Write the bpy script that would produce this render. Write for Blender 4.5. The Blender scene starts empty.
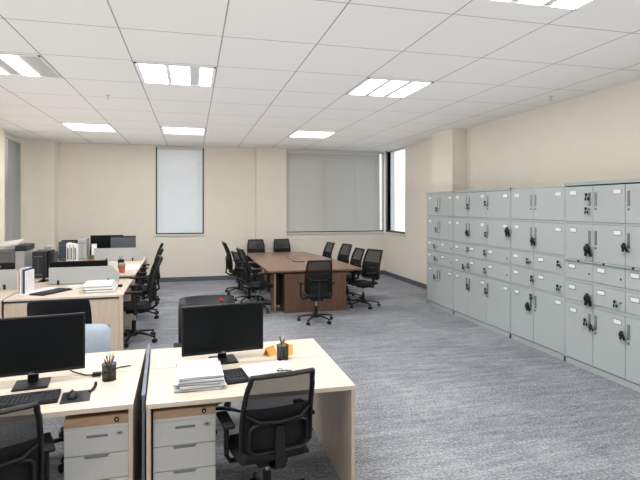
import bpy, bmesh, math, random
from mathutils import Vector, Matrix
random.seed(7)
PI = math.pi
scene = bpy.context.scene
COL = scene.collection

# ------------------------------------------------------------------ materials
def new_mat(name):
    m = bpy.data.materials.new(name); m.use_nodes = True
    nt = m.node_tree
    return m, nt, nt.nodes['Principled BSDF']

def mat(name, col, rough=0.5, metal=0.0, noise=0.03, nscale=30, bump=0.0, spec=0.5, emis=0.0):
    m, nt, b = new_mat(name)
    N, L = nt.nodes, nt.links
    tc = N.new('ShaderNodeTexCoord'); no = N.new('ShaderNodeTexNoise')
    no.inputs['Scale'].default_value = nscale; no.inputs['Detail'].default_value = 3
    L.new(tc.outputs['Object'], no.inputs['Vector'])
    rp = N.new('ShaderNodeValToRGB')
    rp.color_ramp.elements[0].position = .3; rp.color_ramp.elements[1].position = .7
    rp.color_ramp.elements[0].color = (*[max(0, c*(1-noise)) for c in col], 1)
    rp.color_ramp.elements[1].color = (*[min(1, c*(1+noise)) for c in col], 1)
    L.new(no.outputs['Fac'], rp.inputs['Fac']); L.new(rp.outputs['Color'], b.inputs['Base Color'])
    b.inputs['Roughness'].default_value = rough; b.inputs['Metallic'].default_value = metal
    b.inputs['Specular IOR Level'].default_value = spec
    if bump:
        bp = N.new('ShaderNodeBump'); bp.inputs['Strength'].default_value = bump; bp.inputs['Distance'].default_value = .002
        L.new(no.outputs['Fac'], bp.inputs['Height']); L.new(bp.outputs['Normal'], b.inputs['Normal'])
    if emis:
        b.inputs['Emission Color'].default_value = (*col, 1); b.inputs['Emission Strength'].default_value = emis
    return m

def wood_mat(name, c1, c2, sc=(1.2, 14, 14), rough=.42, dist=1.5):
    m, nt, b = new_mat(name); N, L = nt.nodes, nt.links
    tc = N.new('ShaderNodeTexCoord'); mp = N.new('ShaderNodeMapping'); mp.inputs['Scale'].default_value = sc
    no = N.new('ShaderNodeTexNoise'); no.inputs['Scale'].default_value = 2.2; no.inputs['Detail'].default_value = 6
    no.inputs['Distortion'].default_value = dist
    L.new(tc.outputs['Object'], mp.inputs['Vector']); L.new(mp.outputs['Vector'], no.inputs['Vector'])
    rp = N.new('ShaderNodeValToRGB'); rp.color_ramp.elements[0].position = .35; rp.color_ramp.elements[1].position = .68
    rp.color_ramp.elements[0].color = (*c1, 1); rp.color_ramp.elements[1].color = (*c2, 1)
    L.new(no.outputs['Fac'], rp.inputs['Fac']); L.new(rp.outputs['Color'], b.inputs['Base Color'])
    b.inputs['Roughness'].default_value = rough
    return m

def mesh_fabric(name, col, opacity=.72):
    m, nt, b = new_mat(name); N, L = nt.nodes, nt.links
    b.inputs['Base Color'].default_value = (*col, 1); b.inputs['Roughness'].default_value = .7
    tc = N.new('ShaderNodeTexCoord'); wv = N.new('ShaderNodeTexWave'); wv.bands_direction = 'Z'
    wv.inputs['Scale'].default_value = 60; L.new(tc.outputs['Object'], wv.inputs['Vector'])
    mr = N.new('ShaderNodeMapRange'); mr.inputs['To Min'].default_value = opacity-.12; mr.inputs['To Max'].default_value = opacity+.12
    L.new(wv.outputs['Fac'], mr.inputs['Value'])
    tr = N.new('ShaderNodeBsdfTransparent'); mx = N.new('ShaderNodeMixShader')
    L.new(mr.outputs['Result'], mx.inputs['Fac']); L.new(tr.outputs[0], mx.inputs[1]); L.new(b.outputs[0], mx.inputs[2])
    L.new(mx.outputs[0], N['Material Output'].inputs['Surface'])
    return m

def carpet_mat():
    m, nt, b = new_mat('carpet'); N, L = nt.nodes, nt.links
    tc = N.new('ShaderNodeTexCoord')
    def noise(scale, mscale, rot=0, detail=4):
        mp = N.new('ShaderNodeMapping'); mp.inputs['Scale'].default_value = mscale; mp.inputs['Rotation'].default_value = (0, 0, rot)
        n = N.new('ShaderNodeTexNoise'); n.inputs['Scale'].default_value = scale; n.inputs['Detail'].default_value = detail
        L.new(tc.outputs['Object'], mp.inputs['Vector']); L.new(mp.outputs['Vector'], n.inputs['Vector']); return n
    a = noise(2.2, (1.0, 6, 1), .12, 6)      # long cross streaks of the tufting
    c = noise(5.0, (2.0, 9, 1), -.30, 6)
    d = noise(48, (1, 1.6, 1), 0, 6)          # pile grain
    g = noise(.7, (1, 1, 1), 0, 2)           # broad mottling
    ck = N.new('ShaderNodeTexWhiteNoise'); ck.noise_dimensions = '2D'
    vm = N.new('ShaderNodeVectorMath'); vm.operation = 'FLOOR'
    sc = N.new('ShaderNodeMapping'); sc.inputs['Scale'].default_value = (2, 2, 2)
    L.new(tc.outputs['Object'], sc.inputs['Vector']); L.new(sc.outputs['Vector'], vm.inputs[0]); L.new(vm.outputs[0], ck.inputs['Vector'])
    def add(x, y, k):
        n = N.new('ShaderNodeMath'); n.operation = 'MULTIPLY_ADD'
        L.new(x, n.inputs[0]); n.inputs[1].default_value = k
        if hasattr(y, 'name'): L.new(y, n.inputs[2])
        else: n.inputs[2].default_value = y
        return n.outputs[0]
    v = add(a.outputs['Fac'], 0.0, .27); v = add(c.outputs['Fac'], v, .27); v = add(d.outputs['Fac'], v, .72)
    v = add(g.outputs['Fac'], v, .16); v = add(ck.outputs['Value'], v, .05)
    rp = N.new('ShaderNodeValToRGB'); e = rp.color_ramp.elements
    e[0].position = .50; e[0].color = (.105, .112, .130, 1)
    e[1].position = .92; e[1].color = (.51, .525, .55, 1)
    k = e.new(.70); k.color = (.262, .275, .305, 1)
    L.new(v, rp.inputs['Fac']); L.new(rp.outputs['Color'], b.inputs['Base Color'])
    b.inputs['Roughness'].default_value = .95; b.inputs['Specular IOR Level'].default_value = .15
    bp = N.new('ShaderNodeBump'); bp.inputs['Strength'].default_value = .5; bp.inputs['Distance'].default_value = .004
    L.new(d.outputs['Fac'], bp.inputs['Height']); L.new(bp.outputs['Normal'], b.inputs['Normal'])
    return m

TX0, TSX, TY0, TSY = -.607, .865, 4.52, .972      # ceiling tile grid
def ceiling_mat():
    m, nt, b = new_mat('ceiling_tile'); N, L = nt.nodes, nt.links
    tc = N.new('ShaderNodeTexCoord'); sp = N.new('ShaderNodeSeparateXYZ'); L.new(tc.outputs['Object'], sp.inputs[0])
    def M(op, a, bv):
        n = N.new('ShaderNodeMath'); n.operation = op
        for i, q in enumerate((a, bv)):
            if q is None: continue
            if isinstance(q, (int, float)): n.inputs[i].default_value = q
            else: L.new(q, n.inputs[i])
        return n.outputs[0]
    def line(o, o0, s, w):
        t = M('FRACT', M('DIVIDE', M('SUBTRACT', o, o0), s), None)
        return M('LESS_THAN', M('MULTIPLY', M('SUBTRACT', .5, M('ABSOLUTE', M('SUBTRACT', t, .5), None)), s), w)
    lx = line(sp.outputs['X'], TX0, TSX, .006); ly = line(sp.outputs['Y'], TY0, TSY, .006)
    cx = N.new('ShaderNodeMix'); cx.data_type = 'RGBA'; cx.inputs['A'].default_value = (.84, .84, .84, 1); cx.inputs['B'].default_value = (.42, .42, .42, 1)
    cy = N.new('ShaderNodeMix'); cy.data_type = 'RGBA'; cy.inputs['B'].default_value = (.35, .35, .35, 1)
    L.new(ly, cx.inputs['Factor']); L.new(lx, cy.inputs['Factor']); L.new(cx.outputs['Result'], cy.inputs['A'])
    L.new(cy.outputs['Result'], b.inputs['Base Color']); b.inputs['Roughness'].default_value = .8
    no = N.new('ShaderNodeTexNoise'); no.inputs['Scale'].default_value = 160; L.new(tc.outputs['Object'], no.inputs['Vector'])
    bp = N.new('ShaderNodeBump'); bp.inputs['Strength'].default_value = .15; bp.inputs['Distance'].default_value = .002
    L.new(no.outputs['Fac'], bp.inputs['Height']); L.new(bp.outputs['Normal'], b.inputs['Normal'])
    return m

def blind_mat(name, col, trans):
    m, nt, b = new_mat(name); N, L = nt.nodes, nt.links
    b.inputs['Base Color'].default_value = (*col, 1); b.inputs['Roughness'].default_value = .5
    tl = N.new('ShaderNodeBsdfTranslucent'); tl.inputs['Color'].default_value = (*col, 1)
    mx = N.new('ShaderNodeMixShader')
    tc = N.new('ShaderNodeTexCoord'); no = N.new('ShaderNodeTexNoise'); mp = N.new('ShaderNodeMapping')
    mp.inputs['Scale'].default_value = (.7, 1, 12); no.inputs['Scale'].default_value = 1.5
    L.new(tc.outputs['Object'], mp.inputs[0]); L.new(mp.outputs[0], no.inputs[0])
    mr = N.new('ShaderNodeMapRange'); mr.inputs['To Min'].default_value = max(0, trans-.22); mr.inputs['To Max'].default_value = trans+.22
    L.new(no.outputs['Fac'], mr.inputs['Value']); L.new(mr.outputs[0], mx.inputs['Fac'])
    L.new(b.outputs[0], mx.inputs[1]); L.new(tl.outputs[0], mx.inputs[2]); L.new(mx.outputs[0], N['Material Output'].inputs['Surface'])
    return m

def glass_mat():
    m, nt, b = new_mat('window_glass'); N, L = nt.nodes, nt.links
    tr = N.new('ShaderNodeBsdfTransparent'); tr.inputs['Color'].default_value = (.93, .96, .98, 1)
    gl = N.new('ShaderNodeBsdfGlossy'); gl.inputs['Roughness'].default_value = .03
    mx = N.new('ShaderNodeMixShader'); mx.inputs[0].default_value = .07
    L.new(tr.outputs[0], mx.inputs[1]); L.new(gl.outputs[0], mx.inputs[2])
    L.new(mx.outputs[0], N['Material Output'].inputs['Surface'])
    return m

def emit_mat(name, col, s):
    m, nt, b = new_mat(name)
    b.inputs['Base Color'].default_value = (*col, 1); b.inputs['Emission Color'].default_value = (*col, 1); b.inputs['Emission Strength'].default_value = s
    return m

M = dict(
    wall=mat('wall_paint', (.85, .80, .72), .85, noise=.012, nscale=3),
    ceil=ceiling_mat(), carpet=carpet_mat(),
    baseboard=mat('baseboard', (.135, .15, .185), .5),
    frame=mat('window_frame_paint', (.055, .065, .085), .4),
    sill=mat('sill_stone', (.74, .73, .70), .35),
    glass=glass_mat(),
    blind_w=blind_mat('blind_white', (.82, .84, .86), .33),
    blind_g=blind_mat('blind_backlit', (.66, .66, .64), .20),  # backlit shade of the closed blinds put into the base colour
    blind_d=blind_mat('blind_dim', (.50, .50, .48), .12),
    rail=mat('blind_rail', (.70, .70, .68), .4),
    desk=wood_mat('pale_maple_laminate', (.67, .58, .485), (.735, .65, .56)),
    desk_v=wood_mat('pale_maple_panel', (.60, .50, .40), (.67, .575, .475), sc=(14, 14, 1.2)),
    desk_edge=mat('desk_edge_band', (.60, .47, .33), .4),
    ped_wood=wood_mat('pedestal_wood', (.40, .265, .175), (.50, .345, .235)),
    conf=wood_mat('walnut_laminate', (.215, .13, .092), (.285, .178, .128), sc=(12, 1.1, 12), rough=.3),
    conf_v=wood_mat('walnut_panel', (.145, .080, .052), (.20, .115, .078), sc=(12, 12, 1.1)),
    conf_e=wood_mat('walnut_edge', (.30, .19, .13), (.36, .24, .165)),
    metal_g=mat('pedestal_grey', (.56, .565, .55), .4, noise=.02),
    locker=mat('locker_grey', (.50, .545, .555), .36, noise=.015, nscale=2),
    locker_f=mat('locker_frame_grey', (.455, .50, .51), .38, noise=.015, nscale=2),
    slot=mat('dark_gap', (.05, .055, .06), .6),
    slotg=mat('grip_grey', (.20, .205, .21), .5),
    chrome=mat('chrome', (.62, .63, .64), .22, metal=1),
    black=mat('black_plastic', (.008, .009, .010), .48),
    blackm=mat('black_matte', (.010, .011, .013), .75, bump=.4, nscale=200),
    seatf=mat('black_seat_fabric', (.012, .013, .016), .9, bump=.6, nscale=400),
    mesh=mesh_fabric('black_mesh', (.007, .008, .009), .82),
    mesh2=mesh_fabric('black_wire_mesh', (.015, .015, .018), .74),
    leather=mat('black_leather', (.010, .012, .016), .36),
    screen=mat('screen_glass', (.008, .010, .012), .38, noise=.0, spec=.2),
    bluegrey=mat('blue_grey_plastic', (.40, .47, .56), .45),
    divider=mat('grey_fabric_screen', (.49, .515, .525), .85, noise=.04, nscale=180),
    divider_d=mat('slate_divider', (.20, .235, .29), .6),
    grille=mat('grey_shell', (.12, .13, .15), .5),
    paper=mat('paper', (.86, .87, .88), .8, noise=.01),
    paper2=mat('paper_grey', (.66, .68, .71), .8),
    paper3=mat('slate_layer', (.30, .34, .40), .6),
    label=mat('label_card', (.88, .89, .89), .6, noise=.01),
    silver=mat('silver_plastic', (.45, .46, .48), .35),
    yellow=mat('yellow_paint', (.85, .47, .06), .5), orange=mat('orange_paper', (.85, .47, .13), .6),
    red=mat('red_plastic', (.65, .05, .04), .45), blue=mat('blue_plastic', (.04, .12, .50), .4),
    green=mat('green_paint', (.10, .33, .12), .5), navy=mat('navy_card', (.04, .07, .20), .5),
    pink=mat('pink_card', (.78, .62, .56), .6), slate=mat('slate_panel', (.075, .10, .135), .5),
    darkbox=mat('dark_grey_shell', (.035, .042, .050), .45), terra=mat('terracotta', (.55, .17, .09), .6),
    offwhite=mat('printer_white', (.70, .71, .70), .45), midgrey=mat('printer_grey', (.16, .165, .175), .3),
    keys=mat('key_cap_black', (.028, .030, .033), .55), keytop=mat('key_top', (.055, .058, .065), .5),
    tube=emit_mat('lit_diffuser', (1.0, .995, .98), 5.5), reflector=mat('luminaire_reflector', (.50, .52, .54), .35, metal=.3),
    white=mat('white_enamel', (.80, .80, .80), .5),
)

# ------------------------------------------------------------------ mesh builder
class MB:
    def __init__(s): s.bm = bmesh.new(); s.xf = Matrix.Identity(4); s.mi = 0; s.mats = []
    def m(s, name):
        if name not in s.mats: s.mats.append(name)
        s.mi = s.mats.index(name); return s
    def _fin(s, verts, M4=None):
        X = s.xf @ M4 if M4 is not None else s.xf
        for v in verts: v.co = X @ v.co
        fs = set(f for v in verts for f in v.link_faces)
        for f in fs: f.material_index = s.mi
        return verts
    def box(s, c, d, rot=(0, 0, 0), bev=0, seg=2, taper=None):
        r = bmesh.ops.create_cube(s.bm, size=1)
        vs = r['verts']
        for v in vs:
            v.co = Vector((v.co.x*d[0], v.co.y*d[1], v.co.z*d[2]))
        if bev:
            es = list(set(e for v in vs for e in v.link_edges))
            r = bmesh.ops.bevel(s.bm, geom=es, offset=bev, segments=seg, affect='EDGES', profile=.5)
            vs = list(set([v for f in r['faces'] for v in f.verts] + [v for v in vs if v.is_valid]))
            grow = set(vs)
            for v in list(grow):
                for e in v.link_edges: grow.add(e.other_vert(v))
            vs = list(grow)
        if taper:
            for v in vs:
                k = 1 + (taper-1)*(v.co.z/d[2]+.5); v.co.x *= k; v.co.y *= k
        E = Matrix.Translation(c) @ Matrix.Rotation(rot[2], 4, 'Z') @ Matrix.Rotation(rot[1], 4, 'Y') @ Matrix.Rotation(rot[0], 4, 'X')
        s._fin(vs, E); return s
    def span(s, x0, x1, y0, y1, z0, z1, **k):
        return s.box(((x0+x1)/2, (y0+y1)/2, (z0+z1)/2), (abs(x1-x0), abs(y1-y0), abs(z1-z0)), **k)
    def cyl(s, p0, p1, r0, r1=None, seg=14, cap=True):
        p0, p1 = Vector(p0), Vector(p1); r1 = r0 if r1 is None else r1
        h = (p1-p0).length
        r = bmesh.ops.create_cone(s.bm, cap_ends=cap, segments=seg, radius1=r0, radius2=r1, depth=h)
        q = Vector((0, 0, 1)).rotation_difference(p1-p0).to_matrix().to_4x4()
        s._fin(r['verts'], Matrix.Translation((p0+p1)/2) @ q); return s
    def sph(s, c, r, sc=(1, 1, 1), seg=14):
        q = bmesh.ops.create_uvsphere(s.bm, u_segments=seg, v_segments=max(6, seg//2), radius=r)
        s._fin(q['verts'], Matrix.Translation(c) @ Matrix.Diagonal((*sc, 1))); return s
    def tube(s, pts, r, seg=8, closed=False, flat=None, up=(0, 0, 1)):
        """swept section; flat=(a,b) gives an elliptical section, b along `up`."""
        P = [Vector(p) for p in pts]; n = len(P); rings = []
        rs = r if isinstance(r, (list, tuple)) else [r]*n
        for i, p in enumerate(P):
            t = (P[(i+1) % n]-P[i-1]) if closed else (P[min(i+1, n-1)]-P[max(i-1, 0)])
            t.normalize(); U = Vector(up)
            if abs(t.dot(U)) > .97: U = Vector((0, 1, 0)) if abs(t.y) < .9 else Vector((1, 0, 0))
            a = t.cross(U).normalized(); b = a.cross(t).normalized()
            fa, fb = flat if flat else (1, 1)
            rings.append([s.bm.verts.new(s.xf @ (p + a*math.cos(2*PI*k/seg)*rs[i]*fa + b*math.sin(2*PI*k/seg)*rs[i]*fb)) for k in range(seg)])
        m = n if closed else n-1
        for i in range(m):
            A, B = rings[i], rings[(i+1) % n]
            for k in range(seg):
                f = s.bm.faces.new((A[k], A[(k+1) % seg], B[(k+1) % seg], B[k])); f.material_index = s.mi
        if not closed:
            for R in (rings[0], rings[-1]):
                f = s.bm.faces.new(R); f.material_index = s.mi
        return s
    def grid(s, fn, nu, nv):
        V = [[s.bm.verts.new(s.xf @ Vector(fn(u/nu, v/nv))) for v in range(nv+1)] for u in range(nu+1)]
        for u in range(nu):
            for v in range(nv):
                f = s.bm.faces.new((V[u][v], V[u+1][v], V[u+1][v+1], V[u][v+1])); f.material_index = s.mi
        return s
    def prism(s, poly, z0, z1):
        A = [s.bm.verts.new(s.xf @ Vector((x, y, z0))) for x, y in poly]; B = [s.bm.verts.new(s.xf @ Vector((x, y, z1))) for x, y in poly]
        n = len(poly)
        fs = [s.bm.faces.new(A[::-1]), s.bm.faces.new(B)] + [s.bm.faces.new((A[i], A[(i+1) % n], B[(i+1) % n], B[i])) for i in range(n)]
        for f in fs: f.material_index = s.mi
        return s
    def lathe(s, prof, c=(0, 0, 0), seg=18):
        rings = [[s.bm.verts.new(s.xf @ Vector((c[0]+r*math.cos(2*PI*k/seg), c[1]+r*math.sin(2*PI*k/seg), c[2]+z))) for k in range(seg)] for r, z in prof]
        for A, B in zip(rings, rings[1:]):
            for k in range(seg):
                f = s.bm.faces.new((A[k], A[(k+1) % seg], B[(k+1) % seg], B[k])); f.material_index = s.mi
        return s
    def build(s, name, parent=None, smooth=False, loc=None):
        bmesh.ops.recalc_face_normals(s.bm, faces=s.bm.faces)
        me = bpy.data.meshes.new(name); s.bm.to_mesh(me); s.bm.free()
        for k in s.mats: me.materials.append(M[k])
        if smooth:
            me.polygons.foreach_set('use_smooth', [True]*len(me.polygons))
            try: me.set_sharp_from_angle(angle=math.radians(smooth if smooth > 1 else 40))
            except Exception: pass
        o = bpy.data.objects.new(name, me); COL.objects.link(o)
        if parent: o.parent = parent
        if loc: o.location = loc
        return o
def B(mname): return MB().m(mname)

def tag(o, label, cat, group=None, kind=None):
    if label: o['label'] = label
    if cat: o['category'] = cat
    if group: o['group'] = group
    if kind: o['kind'] = kind
    return o
def thing(name, label, cat, loc=(0, 0, 0), rz=0, group=None):
    o = bpy.data.objects.new(name, None); COL.objects.link(o); o.empty_display_size = .1
    o.location = loc; o.rotation_euler = (0, 0, rz)
    return tag(o, label, cat, group)
KIDS = {}
def kids(o): return [c for c in bpy.data.objects if c.parent == o]
def dup(root, loc, rz=0, label=None, group=None, sc=1.0):
    r = root.copy(); COL.objects.link(r); r.location = loc; r.rotation_euler = (0, 0, rz); r.scale = sc if isinstance(sc, tuple) else (sc,)*3
    if label: r['label'] = label
    if group: r['group'] = group
    def rec(src, dst):
        for ch in kids(src):
            c = ch.copy(); COL.objects.link(c); c.parent = dst; rec(ch, c)
    rec(root, r)
    return r
def struct(o): o['kind'] = 'structure'; return o

# ------------------------------------------------------------------ room
CZ, XL, XR, YB, YF = 3.41, -3.72, 5.17, -4.0, 13.05
T = .25
struct(B('carpet').span(XL-T, XR+T, YB-T, YF+T, -.1, 0).build('floor'))
struct(B('ceil').span(XL-T, XR+T, YB-T, YF+T, CZ, CZ+.1).build('ceiling'))
# far wall with two openings
SILL = 1.19
W1 = (-.89, .28); W2 = (2.40, 5.165)
def wall_far():
    b = B('wall')
    b.span(XL-T, W1[0], YF, YF+T, 0, CZ); b.span(W1[1], W2[0], YF, YF+T, 0, CZ); b.span(W2[1], XR+T, YF, YF+T, 0, CZ)
    b.span(W1[0], W1[1], YF, YF+T, 0, SILL); b.span(W1[0], W1[1], YF, YF+T, CZ-.03, CZ)
    b.span(W2[0], W2[1], YF, YF+T, 0, SILL); b.span(W2[0], W2[1], YF, YF+T, CZ-.03, CZ)
    return struct(b.build('wall_far'))
wall_far()
RW = (11.62, 12.85)
b = B('wall'); b.span(XR, XR+T, YB, RW[0], 0, CZ); b.span(XR, XR+T, RW[1], YF, 0, CZ); b.span(XR, XR+T, RW[0], RW[1], 0, SILL); b.span(XR, XR+T, RW[0], RW[1], CZ-.03, CZ)
struct(b.build('wall_right'))
LW = (11.05, 12.45)
b = B('wall'); b.span(XL-T, XL, YB, LW[0], 0, CZ); b.span(XL-T, XL, LW[1], YF, 0, CZ); b.span(XL-T, XL, LW[0], LW[1], 0, .5); b.span(XL-T, XL, LW[0], LW[1], CZ-.04, CZ)
struct(b.build('wall_left'))
struct(B('wall').span(XL-T, XR+T, YB-T, YB, 0, CZ).build('wall_back'))
# pilasters
struct(B('wall').span(1.60, 2.40, YF-.09, YF, 0, CZ).build('trim_1'))
struct(B('wall').span(XL, -3.10, 12.68, YF, 0, CZ).build('trim_2'))
struct(B('wall').span(XL, XL+.16, 9.9, 10.98, 0, CZ).build('trim_3'))
struct(B('wall').span(4.87, XR, 8.72, 9.58, 0, CZ).build('trim_4'))
# baseboards
b = B('baseboard'); b.span(-3.10, 1.60, YF-.015, YF, 0, .11, bev=.004); b.span(1.59, 2.41, YF-.105, YF-.09, 0, .11); b.span(2.40, XR, YF-.015, YF, 0, .11); b.span(-3.12, -3.095, 12.68, YF, 0, .11); b.span(XL, -3.10, 12.665, 12.68, 0, .11)
struct(b.build('baseboard_far'))
b = B('baseboard'); b.span(XR-.015, XR, 9.58, YF-.015, 0, .11, bev=.004); b.span(4.855, 4.87, 8.9, 9.595, 0, .11); b.span(XR-.015, XR, YB, 8.7, 0, .11)
struct(b.build('baseboard_right'))
struct(B('baseboard').span(XL, XL+.015, YB, 9.88, 0, .11, bev=.004).build('baseboard_left'))

def window(n, x0, x1, z0, z1, y, mull, blind, span_b, slat=.03, tilt=62, xf=None, label=None, fr=.035, fr2=None):
    fr2 = fr if fr2 is None else fr2
    """window in a wall facing -Y at depth y; blind hangs on the room side"""
    X = xf or Matrix.Identity(4)
    def nb(m): q = B(m); q.xf = X; return q
    f = nb('frame')
    f.span(x0, x1, y+.02, y+.09, z0, z0+fr); f.span(x0, x1, y+.02, y+.09, z1-fr2, z1)
    f.span(x0, x0+fr, y+.02, y+.09, z0, z1); f.span(x1-fr2, x1, y+.02, y+.09, z0, z1)
    for mx in mull: f.span(mx-.02, mx+.02, y+.03, y+.08, z0, z1)
    w = struct(f.build('window_%d' % n))
    nb('glass').span(x0+fr, x1-fr, y+.055, y+.059, z0+fr, z1-fr).build('pane', w)
    nb('sill').span(x0-.04, x1+.04, y-.03, y+.02, z0-.045, z0+.002, bev=.004).build('window_sill', w)
    if blind:
        bx0, bx1, bz0 = span_b
        r = nb('rail'); r.span(bx0, bx1, y-.028, y+.012, z1-.075, z1-.002, bev=.004); 
        r.build('blind_headrail', w)
        s = nb(blind); z = bz0+.022; t = math.radians(tilt)
        while z < z1-.062:
            s.box(((bx0+bx1)/2, y-.008, z), (bx1-bx0, slat*1.1, .0012), rot=(t, 0, 0)); z += slat
        s.build('blind_slats', w)
        r = nb('rail'); r.span(bx0, bx1, y-.018, y+.004, bz0, bz0+.018, bev=.003); r.build('bottom_rail', w)
        r = nb('rail')
        k = max(2, int((bx1-bx0)/.6)+1)
        for i in range(k):
            xx = bx0+.12+(bx1-bx0-.24)*i/(k-1); r.cyl((xx, y-.026, bz0), (xx, y-.026, z1-.05), .0015, seg=5)
        r.build('ladder_cord', w)
        r = nb('rail'); xx = bx1-.10; r.cyl((xx, y-.035, z1-.08), (xx+.01, y-.035, z1-.95), .004, seg=6); r.build('tilt_wand', w)
    return w
window(1, W1[0], W1[1], SILL, CZ-.03, YF, [], 'blind_w', (W1[0]+.034, W1[1]-.034, SILL+.03), tilt=66)
window(2, W2[0], W2[1], SILL, CZ-.03, YF, [3.45], 'blind_g', (W2[0]+.012, 5.05, SILL+.03), tilt=72, slat=.03, fr2=.012)
# side windows: built in a frame facing -Y, turned to face -X / +X
Xr = Matrix.Translation((XR, 0, 0)) @ Matrix.Rotation(-PI/2, 4, 'Z')        # local x -> -Y, local y -> +X
window(3, -RW[1], -RW[0], SILL, CZ-.03, 0, [], None, None, xf=Xr, fr=.05, fr2=.008)
struct(B('frame').span(XR-.012, XR+.10, RW[1]-.05, RW[1]+.03, SILL-.02, CZ).build('trim_5'))
Xl = Matrix.Translation((XL, 0, 0)) @ Matrix.Rotation(PI/2, 4, 'Z')
window(4, LW[0], LW[1], .5, CZ-.04, 0, [], 'blind_d', (LW[0]+.02, LW[1]-.02, .53), xf=Xl, tilt=68)
# ------------------------------------------------------------------ ceiling fittings
def luminaire(cx, cy, label, strips=((-.47, -.19), (-.13, .13), (.20, .47))):
    t = thing('ceiling_light', label, 'ceiling light', (cx, cy, CZ), 0, 'recessed square ceiling lights')
    w, d = TSX-.02, TSY-.10
    f = B('white'); f.span(-w/2, w/2, -d/2, -d/2+.02, -.012, .0); f.span(-w/2, w/2, d/2-.02, d/2, -.012, 0); f.span(-w/2, -w/2+.02, -d/2, d/2, -.012, 0); f.span(w/2-.02, w/2, -d/2, d/2, -.012, 0)
    f.build('frame', t)
    B('reflector').span(-w/2+.02, w/2-.02, -d/2+.02, d/2-.02, -.004, -.001).build('reflector', t)
    for i, (a, c) in enumerate(strips):
        B('tube').span(a*w+.02, c*w-.01, -d/2+.025, d/2-.025, -.014, -.005, bev=.004).build('diffuser', t)
    return t
def cell(i, j): return (TX0+(i+.5)*TSX, TY0+(j+.5)*TSY)
LT = [(*cell(0, 1), 'lit ceiling light straight above the black monitors, middle one of three nearest'),
      (*cell(3, 1), 'lit ceiling light between the conference table and the lockers'),
      (*cell(-2, 1), 'lit ceiling light at the left edge, grey reflector beside a bright tube'),
      (*cell(3, -2), 'lit ceiling light cut off by the top edge of the photo'),
      (TX0+.5*TSX, 10.35, 'small lit ceiling light nearest the narrow blinded window'),
      (TX0+3.5*TSX, 10.2, 'lit ceiling light above the conference table near the wide window'),
      (TX0-1.5*TSX, 10.35, 'lit ceiling light over the far left desks'),
      (*cell(0, -2), 'added unseen ceiling light above the camera position'),  # from here on: out of view, added to light the room
      (*cell(-2, -2), 'added unseen ceiling light over the near left corner'),
      (*cell(0, -5), 'added unseen ceiling light behind the camera position'),
      (*cell(3, -5), 'added unseen ceiling light behind the camera near the right wall'),
      (*cell(-3, -5), 'added unseen ceiling light behind the camera near the left wall')]
for x, y, l in LT:
    if l.startswith('lit ceiling light cut'): y -= .27
    if 'left edge' in l: luminaire(x, y, l, ((-.40, -.14), (.0, .24)))
    elif 'black monitors' in l: luminaire(x, y, l, ((-.47, -.12), (-.10, .18), (.28, .47)))
    elif y > 9: luminaire(x, y, l, ((-.47, -.155), (-.165, .165), (.155, .47)))
    else: luminaire(x, y, l)
    ld = bpy.data.lights.new('luminaire_lamp', 'AREA'); ld.shape = 'RECTANGLE'; ld.size = .8; ld.size_y = .85; ld.energy = 23; ld.color = (1, .985, .96)
    lo = bpy.data.objects.new('luminaire_lamp', ld); COL.objects.link(lo); lo.location = (x, y, CZ-.03)
for (x, y, sx, sy, e) in ((.7, 4.5, 8.0, 15.0, 125),):     # added fill aimed up to brighten the ceiling, no real fitting
    ld = bpy.data.lights.new('added_ceiling_fill', 'AREA'); ld.shape = 'RECTANGLE'; ld.size = sx; ld.size_y = sy; ld.energy = e; ld.color = (1, .99, .975)
    lo = bpy.data.objects.new('added_ceiling_fill', ld); COL.objects.link(lo); lo.location = (x, y, 2.3); lo.rotation_euler = (PI, 0, 0)
for x, y, l in ((-1.12, 7.3, 'small chrome sprinkler head in the ceiling above the left desks'), (4.78, 5.87, 'small dark sprinkler head in the ceiling above the lockers')):
    t = thing('sprinkler_head', l, 'sprinkler', (x, y, CZ), 0)
    B('chrome').lathe([(.0, -.004), (.03, -.004), (.032, 0)]).build('rosette', t)
    q = B('chrome'); q.cyl((0, 0, 0), (0, 0, -.05), .007); q.cyl((0, 0, -.052), (0, 0, -.056), .02); q.build('nozzle', t)

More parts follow.
